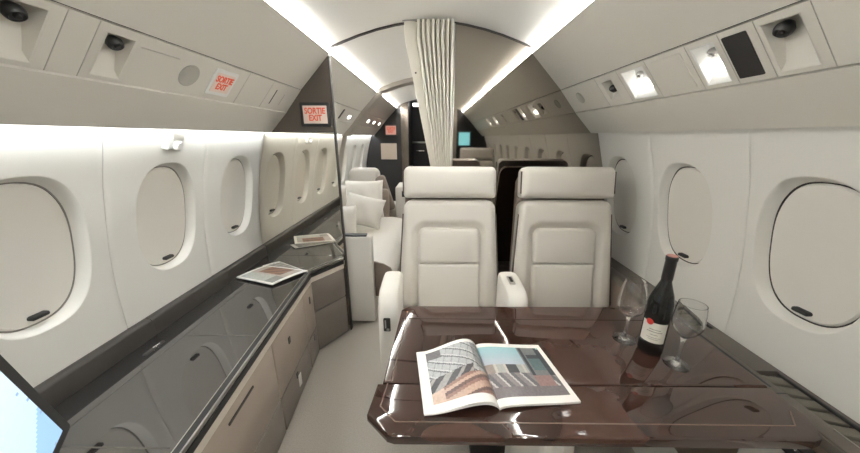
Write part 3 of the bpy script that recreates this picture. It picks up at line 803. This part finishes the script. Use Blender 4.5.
def col_right(u, v):     # u 0 spine, 1 outer
    if u > .93 or v < .10 or v > .93: return WHT
    n = hsh(int(u * 50), int(v * 50)) * 10
    if u > .60 and v > .42 and not (u > .9 and v > .9):
        if .62 < u < .66 or u > .86: c = (58, 62, 68)
        elif .50 < v < .78 and u > .68: c = (92, 112, 114) if v < .72 else (66, 70, 74)
        else: c = (120, 122, 122)
        return srgb(*(x - n for x in c))
    if v > .60:
        s_ = (v - .6) / .33; c = (150 + 30 * (1 - s_), 186 + 6 * s_, 196 + 4 * s_); return srgb(*(x - n * .4 for x in c))
    if v > .46:
        if .30 < u < .46: c = (74, 76, 80)
        elif u < .12: c = (150, 140, 132)
        elif int(u * 30) % 4 == 0: c = (196, 190, 182)
        else: c = (172, 172, 168)
        return srgb(*(x - n for x in c))
    if v > .24:
        if .62 < u < .86: c = (150, 122, 118)
        elif ((u * 6 + v * 3) % 1) < .18: c = (196, 192, 190)
        elif ((u * 6 + v * 3) % 1) < .55: c = (108, 106, 110)
        else: c = (138, 132, 132)
        return srgb(*(x - n for x in c))
    return srgb(120 - n, 114 - n, 116 - n)
t = thing('open_magazine', 'large open magazine with interior photographs lying on the brown table', 'magazine', (.16, .74, TZ))
TM = Matrix.Translation((-.16, -.74, -TZ))
def bil(p00, p10, p01, p11, u, v):
    return (p00[0] * (1 - u) * (1 - v) + p10[0] * u * (1 - v) + p01[0] * (1 - u) * v + p11[0] * u * v,
            p00[1] * (1 - u) * (1 - v) + p10[1] * u * (1 - v) + p01[1] * (1 - u) * v + p11[1] * u * v)
def lp(h, z0):
    def f(u, v):
        x, y = bil((-.020, .592), (.176, .612), (-.052, .822), (.146, .858), u, v)
        zz = z0 + h * (max(0, math.sin(PI * min(1, max(0, (u - .12) / .88)) ** 1.7)) ** .85) * (.85 + .15 * v)
        zz += .010 * sm(.75, 1, u) * 0
        return Vector((x + .012 * (zz - z0) / max(h, 1e-4) * (h > .01), y + .004 * 0, TZ + zz))
    return f
def rp_(z0):
    def f(u, v):
        x, y = bil((.176, .612), (.396, .637), (.146, .858), (.358, .862), u, v)
        return Vector((x, y, TZ + z0 + .010 * math.sin(PI * u ** .55) * (1 - u)))
    return f
xform(obj('cover', page(rp_(.0018), lambda u, v: (.90, .89, .87), 40, 12, .0012), PRINT, t, 60), TM)
xform(obj('right_page', page(rp_(.0075), col_right, 92, 70, .0052), PRINT, t, 60), TM)
xform(obj('left_page', page(lp(.034, .0065), col_left, 92, 70, .0012), PRINT, t, 60), TM)
xform(obj('under_page', page(lp(.026, .0035), lambda u, v: WHT, 40, 12, .0012), PRINT, t, 60), TM)

# ------------------------------------------------------------------ bottle and glasses
t = thing('wine_bottle', 'dark red-wine bottle with white label and red seal on the table', 'bottle', (.722, .848, TZ), -.12)
pr = [(.001, .004), (.028, .001), (.036, .003), (.0385, .010), (.0385, .175), (.037, .190), (.0315, .212), (.023, .235), (.0165, .254), (.0145, .27), (.0140, .325), (.0155, .327), (.0155, .335), (.001, .336)]
pr = [(r_ * .90, z_) for r_, z_ in pr]
obj('glass_body', lathe(pr, 48), GLASSD, t)
cp = obj('capsule', lathe([(.0147, .262), (.0150, .262), (.0150, .324), (.0162, .326), (.0162, .337), (.0150, .3385), (.001, .339)], 36), CAPS, t)
obj('seal_ring', lathe([(.009, .3385), (.0145, .3388), (.013, .341), (.001, .341)], 30), mat('seal_pink', (.42, .2, .17), .5), cp)
def wrap(z0, z1, a0, a1, r, m, nm, par, n=28, fz=None):
    r *= .90
    bm = bmesh.new()
    rings = []
    for k in range(n + 1):
        a = a0 + (a1 - a0) * k / n
        zz1 = z1 if fz is None else fz(k / n)
        rings.append([Vector((q * math.cos(a), q * math.sin(a), z)) for q, z in ((r, z0), (r + .0005, z0), (r + .0005, zz1), (r, zz1))])
    loft(bm, rings, True, True, True); return obj(nm, bm, m, par)
AC = -PI / 2 - .62
lb = wrap(.052, .122, AC - 1.05, AC + 1.05, .0386, LABELM, 'label', t)
for z, w_, h_ in ((.098, .45, .0022), (.090, .6, .0022), (.080, .3, .0016), (.070, .55, .0012), (.064, .4, .0012)):
    wrap(z, z + h_, AC - w_ + .1, AC + w_ + .1, .0391, INK, 'print_line', lb, 12)
bm = bmesh.new(); rr = .0354; ca_ = AC - .42
for k in range(1):
    ring0 = []
    for j, q in enumerate((.0105, .0085, .0005)):
        ring0.append([Vector(((rr + (.0008 if j else 0)) * math.cos(ca_ + q * math.cos(a) / rr), (rr + (.0008 if j else 0)) * math.sin(ca_ + q * math.cos(a) / rr), .122 + q * math.sin(a))) for a in [2 * PI * i / 20 for i in range(20)]])
    loft(bm, ring0, True, False, True)
obj('red_seal', bm, RED, lb)
def wine_glass(label, loc, hb, rb, foot, rim, hs):
    t = thing('wine_glass', label, 'glass', loc, 0, 'wine glasses')
    H = hs + hb; th = .0020
    out = [(.0006, .0), (foot, .0), (foot + .0004, .0012), (foot * .7, .0030), (foot * .3, .006), (.0060, .012), (.0044, .03), (.0042, hs * .6), (.0046, hs - .012), (.007, hs - .002)]
    bow = []
    N = 14
    for k in range(N + 1):
        q = k / N
        # width along the bowl: quick swell then taper to the rim
        pk = (.30 if hb > .13 else .48)
        if q < pk: r_ = rb * math.sin(PI / 2 * (q / pk)) ** .85
        else: r_ = rim + (rb - rim) * math.cos(PI / 2 * ((q - pk) / (1 - pk))) ** .9
        bow.append((max(r_, .006), hs + hb * q))
    outer_ = out + bow[1:]
    inner = [(max(r_ - th, .0006), z + (.0025 if i == 0 else 0)) for i, (r_, z) in enumerate(bow[1:])][::-1] + [(.0006, hs + .006)]
    bm = bmesh.new(); n = 44
    rings = [[Vector((r_ * math.cos(2 * PI * k / n), r_ * math.sin(2 * PI * k / n), z)) for k in range(n)] for r_, z in outer_]
    fpart = rings[:9]; 
    loft(bm, rings + [[Vector((r_ * math.cos(2 * PI * k / n), r_ * math.sin(2 * PI * k / n), z)) for k in range(n)] for r_, z in inner], True, True, True)
    obj('glass', bm, GLASS, t, 50)
    return t
def glass_thing(name, label, loc, hs, hb, rb, foot, rim):
    g_ = wine_glass(label, loc, hb, rb, foot, rim, hs)
    # one continuous piece of glass: keep it as a single mesh
    c = [x for x in COL.objects if x.parent == g_][0]
    c.parent = None; c.location = loc; c.name = name
    tag(c, label, 'glass'); bpy.data.objects.remove(g_); return c
glass_thing('wine_glass', 'smaller empty tapered wine glass left of the bottle', (.676, .910, TZ + .0005), .088, .138, .041, .035, .029)
glass_thing('wine_glass', 'larger empty round-bowled wine glass in front of the bottle, to its right', (.765, .787, TZ + .0005), .092, .120, .0392, .034, .034)

# ------------------------------------------------------------------ left credenza
CT = .585
t = thing('credenza', 'long low side cabinet with black lacquer top and taupe doors under left windows', 'cabinet', (-.9, .9, 0))
TC = Matrix.Translation((.9, -.9, 0))
fr_pts = [(-.60, 1.898), (-.603, 1.868), (-.742, 1.655), (-.690, 1.05), (-.640, .50), (-.605, -.10), (-.605, -.60)]
top = [(wx(-1, .58, -.003), -.60), (wx(-1, .58, -.003), 1.898)] + fr_pts
tp = xform(obj('top', prism(top, CT - .022, CT, .003, 2), BLACKG, t, 15), TC)
# raised front rim, a chrome line and a black line below it
def offs(pts, d):
    out = []
    for i, (x, y) in enumerate(pts):
        a = Vector(pts[max(i - 1, 0)]); b = Vector(pts[min(i + 1, len(pts) - 1)]); tt = (b - a).normalized(); n = Vector((tt.y, -tt.x))
        if n.x > 0: n = -n
        out.append((x + n.x * d, y + n.y * d))
    return out
def ribbon(pts, d0, d1, z0, z1, m, nm, par=None):
    a = offs(pts, d0); b = offs(pts, d1); bm = bmesh.new()
    loft(bm, [[Vector((*p, z0)), Vector((*p, z1)), Vector((*q, z1)), Vector((*q, z0))] for p, q in zip(a, b)], True, True, True)
    return xform(obj(nm, bm, m, par or t, smooth=20), TC)
ribbon(fr_pts[1:], -.006, -.001, CT - .012, CT + .0015, STEEL, 'edge_trim')
ribbon(fr_pts[1:], .018, .0215, CT - .001, CT + .0012, CHROME, 'chrome_line')
ribbon(fr_pts[1:], -.003, .05, CT - .046, CT - .0225, BLACK, 'black_rail')
ribbon(fr_pts[1:], -.001, .0165, CT - .001, CT + .002, BLACK, 'black_border')
ribbon(fr_pts[1:], -.002, .05, CT - .078, CT - .0465, CREAMED, 'cream_rail')
# groove and lid joints on the top
def tline(p, q, wd=.003, m=STEEL, nm='joint', h=.0006):
    bm = bmesh.new(); a = Vector((*p, 0)); b = Vector((*q, 0)); d = (b - a).normalized(); n = Vector((-d.y, d.x, 0)) * wd / 2
    lo_ = [bm.verts.new(x + Vector((0, 0, CT - .001))) for x in (a - n, b - n, b + n, a + n)]; hi_ = [bm.verts.new(v.co + Vector((0, 0, .001 + h))) for v in lo_]
    bm.faces.new(hi_); bm.faces.new(lo_[::-1])
    for i in range(4): bm.faces.new((lo_[i], lo_[(i + 1) % 4], hi_[(i + 1) % 4], hi_[i]))
    return xform(obj(nm, bm, m, tp, smooth=0), Matrix.Identity(4) @ TC)
JL = mat('lid_joint', (.10, .09, .08), .3)
tline((-1.008, -.5), (-1.008, 1.62), .004, JL)
tline((-1.002, 1.037), (-.72, 1.037), .004, JL)
tline((-1.002, .575), (-.68, .575), .004, JL)
tline((-1.10, 1.70), (-.80, 1.70), .004, JL)
lt = obj('lid_latch', pad(.016, .085, .006, [(0, 0), (0, .003), (.002, .005)], 3, Matrix.Translation((-1.062, .955, CT))), DKGREY, tp); xform(lt, TC)
lt = obj('latch_button', pad(.010, .030, .004, [(0, .003), (0, .007), (.002, .008)], 3, Matrix.Translation((-1.062, .965, CT))), CHROME, tp); xform(lt, TC)
# body
body = [(wx(-1, .3, -.02), -.60), (wx(-1, .3, -.02), 1.895), (-.62, 1.895)] + offs(fr_pts[1:], .022)
xform(obj('body', prism(body, .0, CT - .04, 0), BLACKM, t, smooth=0), TC)
def front(i0, p, q, z0, z1, m, nm, gap=.003, bev=.004):
    a = Vector((*p, 0)); b = Vector((*q, 0)); d = (b - a).normalized(); L = (b - a).length - 2 * gap
    n = Vector((d.y, -d.x, 0)); n = n if n.x > 0 else -n
    c = (a + b) / 2; c.z = (z0 + z1) / 2
    # columns: d (width), z (height), n
    ez = Vector((0, 0, 1)); 
    if d.cross(ez).dot(n) < 0: d = -d
    return xform(obj(nm, pad(L, z1 - z0 - 2 * gap, .006, [(0, -.006), (0, .012), (bev, .016)], 3, frame(c, d, ez, n)), m, t, 50), TC), frame(c, d, ez, n)
def handle(par, fr, x, z, w_, h_, m=BLACK):
    o = obj('handle', pad(w_, h_, .002, [(0, .015), (0, .019), (.001, .020)], 3, fr @ Matrix.Translation((x, z, 0))), m, par); xform(o, TC); return o
base = offs(fr_pts, .014)
def onf(y):      # point on the front line at given Y
    for (a, b), (c, d) in zip(base[2:], base[3:]):
        if (b - y) * (d - y) <= 0: return (a + (c - a) * (y - b) / (d - b), y)
ZS = .205
segs = [(-.60, .10, CABT), (.10, 1.085, CABT), (1.085, 1.49, CABT), (1.49, 1.655, CABT)]
for (a, b, m) in segs:
    p, q = onf(max(a, -.599)), onf(min(b, 1.65))
    o, fr = front(0, p, q, ZS, CT - .077, m, 'drawer')
    if a == .10: handle(o, fr, -(.72 - .592) * -1 if False else .235, .10, .16, .010, DKGREY)
    if a == 1.085: handle(o, fr, -.04, .045, .020, .034)
    if a == 1.49: handle(o, fr, .01, .07, .014, .045)
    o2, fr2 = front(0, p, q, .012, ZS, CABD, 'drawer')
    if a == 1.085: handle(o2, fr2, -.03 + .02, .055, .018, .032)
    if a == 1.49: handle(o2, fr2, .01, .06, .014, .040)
o, fr = front(0, base[2], base[1], .012, .30, CABD, 'drawer'); o, fr = front(0, base[2], base[1], .30, CT - .077, CABD, 'drawer')  # darker taupe puts the shade of the angled end into its colour
# white tag on the lower handle
pt = onf(1.29)
tg = tag(obj('paper_tag', pad(.03, .075, .003, [(0, 0), (0, .001)], 3, frame((pt[0] + .024, 1.29, .125), (0, 1, 0), (.02, 0, 1), (1, 0, -.02))), WHITEP), 'small white tag hanging from a lower drawer handle of the side cabinet', 'tag')
# padded riser between credenza and wall
for a, b in ((-.60, .575), (.575, 1.037), (1.037, 1.50), (1.50, 1.897)):
    xs = wx(-1, .62)
    bm = bmesh.new(); loft(bm, [[Vector((xs + .030, y, CT + .0005)), Vector((xs + .028, y, .648)), Vector((xs + .022, y, .658)), Vector((xs + .004, y, .662)), Vector((xs - .012, y, .662)), Vector((xs - .012, y, CT + .0005))] for y in (a + .0012, b - .0012)], True, True, True)
    xform(obj('riser_pad', bm, DKGREY, t, 50), TC)

# magazines on the credenza
def flat_mag(label, corners, z, th, colf, rzn=0):
    c = Vector((sum(p[0] for p in corners) / 4, sum(p[1] for p in corners) / 4, z))
    def f(u, v):
        x, y = bil(corners[0], corners[1], corners[2], corners[3], u, v)
        return Vector((x - c.x, y - c.y, th + .004 * math.sin(PI * u) * (1 if rzn else .5)))
    bm = page(f, colf, 60, 44, th - .0005)
    o = obj('magazine', bm, PRINT, None, 60); o.location = c; tag(o, label, 'magazine', 'magazines on the side cabinet'); return o
def col_m1(u, v):
    if u < .06 or u > .94 or v < .07 or v > .93: return WHT
    n = hsh(int(u * 30), int(v * 30)) * 16
    if u > .48 and v > .25 and v < .8: c = (150, 110, 88) if (u + v) % .3 < .2 else (110, 84, 72)
    elif u > .42: c = (190, 180, 172)
    elif v < .3: c = (150, 150, 144)
    else: c = (190, 192, 186)
    return srgb(*(x - n for x in c))
def col_m2(u, v):
    if u < .05 or u > .95 or v < .08 or v > .92: return WHT
    n = hsh(int(u * 30), int(v * 30)) * 20
    c = (110, 112, 108) if ((u * 5 + v * 3) % 1) < .5 else (190, 186, 176)
    return srgb(*(x - n for x in c))
flat_mag('magazine lying underneath the other one on the black side cabinet top', [(-.93, 1.60), (-.742, 1.630), (-1.06, 1.71), (-.99, 1.782)], CT + .0014, .005, col_m2)
flat_mag('white-bordered magazine on top of another on the black side cabinet top', [(-.862, 1.450), (-.745, 1.632), (-1.112, 1.535), (-1.03, 1.700)], CT + .0084, .006, col_m1, 1)

# ------------------------------------------------------------------ monitor in the lower left corner
C_ = Vector((-.7094, .4485, .8180))
import itertools
def rayv(u, v):
    d = fwd + right * ((u - 430) / 300.1) + up * ((226.5 - v) / 300.1); return d.normalized()
C_ = EYE + rayv(72, 425) * 1.0
A_ = EYE + rayv(-30, 322) * .80
b0 = rayv(52, 470)
a_ = (A_ - C_); tb = (a_.dot(C_ - EYE)) / a_.dot(b0)
B_ = EYE + b0 * tb
ea = a_.normalized(); eb = (B_ - C_).normalized(); en = eb.cross(ea)
if en.dot(EYE - C_) < 0: en = -en
ew = ea.cross(en)                                  # width axis so that (ew, ea, en) is right handed
sgn = 1 if ew.dot(eb) > 0 else -1
MW, MH = .52, .40
ctr = C_ + eb * MW / 2 + ea * MH / 2
t = thing('map_monitor', 'tilted black-framed monitor showing a pale blue map, over the side cabinet', 'monitor', ctr)
fm = frame((0, 0, 0), ew, ea, en)
obj('housing', pad(MW, MH, .008, [(.01, -.03), (0, -.022), (0, -.002), (.002, 0)], 4, fm), BLACK, t)
def col_map(u, v):
    n = hsh(int(u * 25), int(v * 20))
    base_ = (186 + 20 * v, 216 + 12 * v, 236)
    q = math.sin(u * 19) * math.cos(v * 15 + u * 7) + .5 * math.sin(u * 41 + v * 23)
    if q > 1.25: base_ = (150, 200, 190)
    uu = u if sgn > 0 else 1 - u
    if uu + v * .8 < .20: base_ = (150, 188, 232)
    if hsh(int(u * 90), int(v * 70)) > .985: base_ = (140, 170, 195)
    return srgb(*base_)
def mf(u, v): return fm @ Vector(((u - .5) * (MW - .042), (v - .5) * (MH - .042), .0015))
bm = bmesh.new(); cl_ = bm.loops.layers.color.new('Col'); nu, nv = 90, 70
g = [[bm.verts.new(mf(i / nu, j / nv)) for i in range(nu + 1)] for j in range(nv + 1)]
for j in range(nv):
    for i in range(nu):
        f = bm.faces.new((g[j][i], g[j][i + 1], g[j + 1][i + 1], g[j + 1][i]))
        for l in f.loops: l[cl_] = (*col_map((i + .5) / nu, (j + .5) / nv), 1)
obj('screen', bm, SCREEN, t, 0, recalc=False)
bm = bmesh.new(); p0 = -en * .02; foot_ = Vector((-.92, .12, CT + .02)) - ctr
tube(bm, [p0, p0 - en * .06, (p0 - en * .06 + foot_ + Vector((0, 0, .12))) / 2 + Vector((0, 0, -.02)), foot_ + Vector((0, 0, .12)), foot_], .014, 12); obj('arm', bm, BLACK, t)
bm = lathe([(.001, -.02), (.05, -.02), (.05, -.012), (.02, -.005), (.001, -.004)], 24); o = obj('foot', bm, BLACK, t); o.data.transform(Matrix.Translation(foot_ + Vector((0, 0, .0005))))

# forward bulkhead display, seen in the right mirror
t = thing('bulkhead_display', 'small cyan map display on the dark forward wall, seen reflected beside the curtain', 'display', (.60, F + .02, 1.33))
ff = frame((0, 0, 0), (-1, 0, 0), (0, 0, 1), (0, 1, 0))
obj('frame', pad(.27, .30, .01, [(0, -.02), (0, .01), (.004, .012)], 3, ff), BLACK, t)
obj('screen', pad(.21, .24, .004, [(0, .005), (0, .0135)], 3, ff), mat('cyan_screen', (.05, .1, .1), .3, emit=(.30, .85, .95), es=1.0), t)

# ------------------------------------------------------------------ right ledge
LZ = .645
t = thing('window_ledge', 'taupe ledge with ribbed air grilles along the foot of the right window wall', 'ledge', (1.05, .9, 0))
TL = Matrix.Translation((-1.05, -.9, 0))
xin = .985
xo = wx(1, LZ, -.004)
vents = [(.50, .80), (1.02, 1.20), (-.2, .2)]
# top built as strips so the grille bays are real recesses
bm = bmesh.new()
xa, xb = 1.035, xo - .012
box(bm, xin, xa, -.60, 1.895, LZ - .02, LZ, bev=.002)
box(bm, xb, xo, -.60, 1.895, LZ - .02, LZ)
ys = [-.60] + sorted([y for v in vents for y in v]) + [1.895]
for k in range(0, len(ys), 2): box(bm, xa, xb, ys[k], ys[k + 1], LZ - .02, LZ)
xform(obj('ledge_top', bm, LEDGE, t, 30), TL)
for ya, yb in vents:
    xform(obj('grille_tray', bx(xa, xb, ya, yb, LZ - .03, LZ - .021), BLACK, t, smooth=0), TL)
    bm = bmesh.new(); n = max(3, int((yb - ya) / .042))
    for k in range(n):
        y = ya + (k + .5) * (yb - ya) / n
        vs_ = box(bm, xa + .004, xb - .002, y - .016, y + .016, LZ - .019, LZ - .006, bev=.004)
        for v in vs_: v.co.y += (v.co.x - xa) * -.25
    xform(obj('grille_ribs', bm, LEDGEL, t, 30), TL)
    xform(obj('grille_gap', bx(xb - .010, xb - .001, ya + .01, yb - .01, LZ - .006, LZ + .0012, bev=.001), BLACK, t, 30), TL)
xform(obj('slot', bx(1.010, 1.017, .735, 1.045, LZ - .002, LZ + .0008), BLACK, t, smooth=0), TL)
xform(obj('panel_joint', bx(xin + .003, 1.034, .71, .713, LZ - .002, LZ + .0007), BLACK, t, smooth=0), TL)
xform(obj('trim_line', bx(1.028, 1.031, .50, .60, LZ - .002, LZ + .0012), STEEL, t, smooth=0), TL)
xform(obj('front_panel', bx(xin + .004, xin + .02, -.60, 1.895, .0, LZ - .021), TAUPEL, t, smooth=0), TL)
xform(obj('edge', bx(xin - .004, xin + .010, -.60, 1.895, LZ - .035, LZ - .004, bev=.004), LEDGE, t), TL)
xform(obj('shelf_fill', bx(xin + .02, xo - .01, -.60, 1.895, .50, LZ - .04), BLACKM, t, smooth=0), TL)
# near armrest with button panels
t = thing('side_console', 'pale armrest console with black button panels at the lower right corner', 'console', (.90, .45, 0))
obj('body', pad(.14, .50, .03, soft(.50, .02), 5, Matrix.Translation((0.0, -.07, .10))), LEATHERW, t)
for k, (x, y) in enumerate(((.008, .150), (.048, .162))):
    p = obj('button_panel', pad(.034, .05, .004, [(0, 0), (0, .004), (.002, .005)], 3, Matrix.Translation((x, y - .02, .60)) @ Matrix.Rotation(-.1, 4, 'Z')), BLACK, t)
    obj('button', lathe([(.001, .0), (.004, .0), (.004, .003), (.001, .004)], 12), CHROME, p).data.transform(Matrix.Translation((x + .003, y - .026, .605)))

# ------------------------------------------------------------------ aft compartment furniture
t = thing('divan', 'long cream divan along the left wall beyond the mirrored bulkhead', 'sofa', (-.70, 2.75, 0))
TD = Matrix.Translation((.70, -2.75, 0))
xform(obj('end_panel', bx(-.93, -.425, 1.955, 2.015, .03, .700, bev=.012, seg=3), LEATHERW, t), TD)
xform(obj('end_tray', bx(-.80, -.46, 1.962, 2.005, .700, .712, bev=.003), BLACK, t), TD)
# seat: bullnosed section swept along Y
sec = [(-.97, .20), (-.40, .20), (-.33, .24), (-.285, .32), (-.275, .39), (-.30, .45), (-.36, .485), (-.45, .50), (-1.03, .50)]
def swept(sec, y0, y1, bulge=.02):
    bm = bmesh.new(); rings = []
    for k, f in enumerate((0, .015, .05, .1, .5, .9, .95, .985, 1)):
        ins = {0: bulge, 1: bulge * .45, 2: bulge * .12}.get(min(k, 8 - k), 0)
        cx_ = sum(p[0] for p in sec) / len(sec); cz_ = sum(p[1] for p in sec) / len(sec)
        rings.append([Vector((x + (cx_ - x) * ins * 2, y0 + (y1 - y0) * f, z + (cz_ - z) * ins * 4)) for x, z in sec])
    loft(bm, rings, True, True, True); return bm
o = xform(obj('seat_cushion', swept(sec, 2.03, 3.30), LEATHERW, t, 60), TD)
cap = [(x + .012 if x > -1 else x + .3, z) for x, z in sec]
xform(obj('end_cap', swept([(max(x, -.47), z) for x, z in [(-.47, .215), (-.40, .21), (-.34, .245), (-.295, .32), (-.285, .39), (-.31, .44), (-.36, .472), (-.42, .487), (-.47, .487)]], 2.018, 2.035, 0), TAUPEL, t, 60), TD)
xform(obj('base', bx(-.88, -.46, 2.02, 3.30, 0, .20, bev=.01), LEATHERW, t), TD)
xform(obj('backrest', bx(-1.10, -.93, 2.03, 3.30, .48, .86, bev=.05, seg=4), LEATHERW, t), TD)
xform(obj('end_arm', bx(-.98, -.50, 3.30, 3.42, .1, .80, bev=.04, seg=4), TAUPEL, t), TD)
def cushion_pillow(label, w_, h_, loc, rot):
    bm = bmesh.new(); N = 22
    def pt(u, v, s):
        x = (u * 2 - 1); y = (v * 2 - 1)
        pinch = 1 - .10 * (1 - (1 - abs(x) ** 2)) * (1 - abs(y) ** 2) - .10 * (1 - (1 - abs(y) ** 2)) * (1 - abs(x) ** 2)
        th = .075 * ((1 - x ** 4) * (1 - y ** 4)) ** .5
        th += .004 * math.sin(7 * x + 3 * y) * (1 - x * x) * (1 - y * y)
        kx = 1 - .07 * (1 - y * y); ky = 1 - .07 * (1 - x * x)
        return Vector((x * w_ / 2 * kx, s * th, y * h_ / 2 * ky))
    a = [[bm.verts.new(pt(i / N, j / N, -1)) for i in range(N + 1)] for j in range(N + 1)]
    b = [[bm.verts.new(pt(i / N, j / N, 1)) for i in range(N + 1)] for j in range(N + 1)]
    for j in range(N):
        for i in range(N):
            bm.faces.new((a[j][i], a[j][i + 1], a[j + 1][i + 1], a[j + 1][i])); bm.faces.new((b[j][i], b[j + 1][i], b[j + 1][i + 1], b[j][i + 1]))
    bmesh.ops.remove_doubles(bm, verts=bm.verts, dist=1e-5)
    o = obj('throw_cushion', bm, FABRIC); o.location = loc; o.rotation_euler = rot; tag(o, label, 'cushion', 'cushions on the divan'); return o
cushion_pillow('larger ivory throw cushion standing at the back of the divan', .38, .38, (-.69, 2.98, .76), (-.22, 0, .10))
cushion_pillow('smaller ivory throw cushion leaning in front of the larger one on the divan', .36, .29, (-.645, 2.72, .70), (-.35, .25, .10))
cushion_pillow('ivory throw cushion half hidden behind the left bulkhead edge on the divan', .24, .30, (-.765, 2.45, .66), (-.25, 0, .15))
t = thing('aft_chair', 'beige rounded chair with a brown back just beyond the divan', 'seat', (-.72, 3.75, 0))
o = obj('backrest', cushion(.42, .36, .52, .07, .04, .07, nx=20, nz=20), LEATHER, t); xform(o, Matrix.Translation((-.12, 0, .48)))
o = obj('back_wing', cushion(.16, .12, .44, .07, .03, .04, nx=14, nz=16), TAUPEL, t); xform(o, Matrix.Translation((.17, -.02, .48)) @ Matrix.Rotation(-.25, 4, 'Y'))
obj('seat_cushion', pad(.50, .50, .06, soft(.14, .04), 5, Matrix.Translation((0, .28, .34))), LEATHER, t)
obj('base', bx(-.22, .22, .05, .5, 0, .34, bev=.02), TAUPEL, t)
t = thing('side_cabinet', 'beige low cabinet with a small black panel between divan and far doorway', 'cabinet', (-.36, 3.62, 0))
obj('body', bx(-.10, .14, 0, .42, 0, .78, bev=.02, seg=3), LEATHER, t)
obj('control_panel', bx(-.02, .10, -.008, .004, .66, .73, bev=.002), BLACK, t)
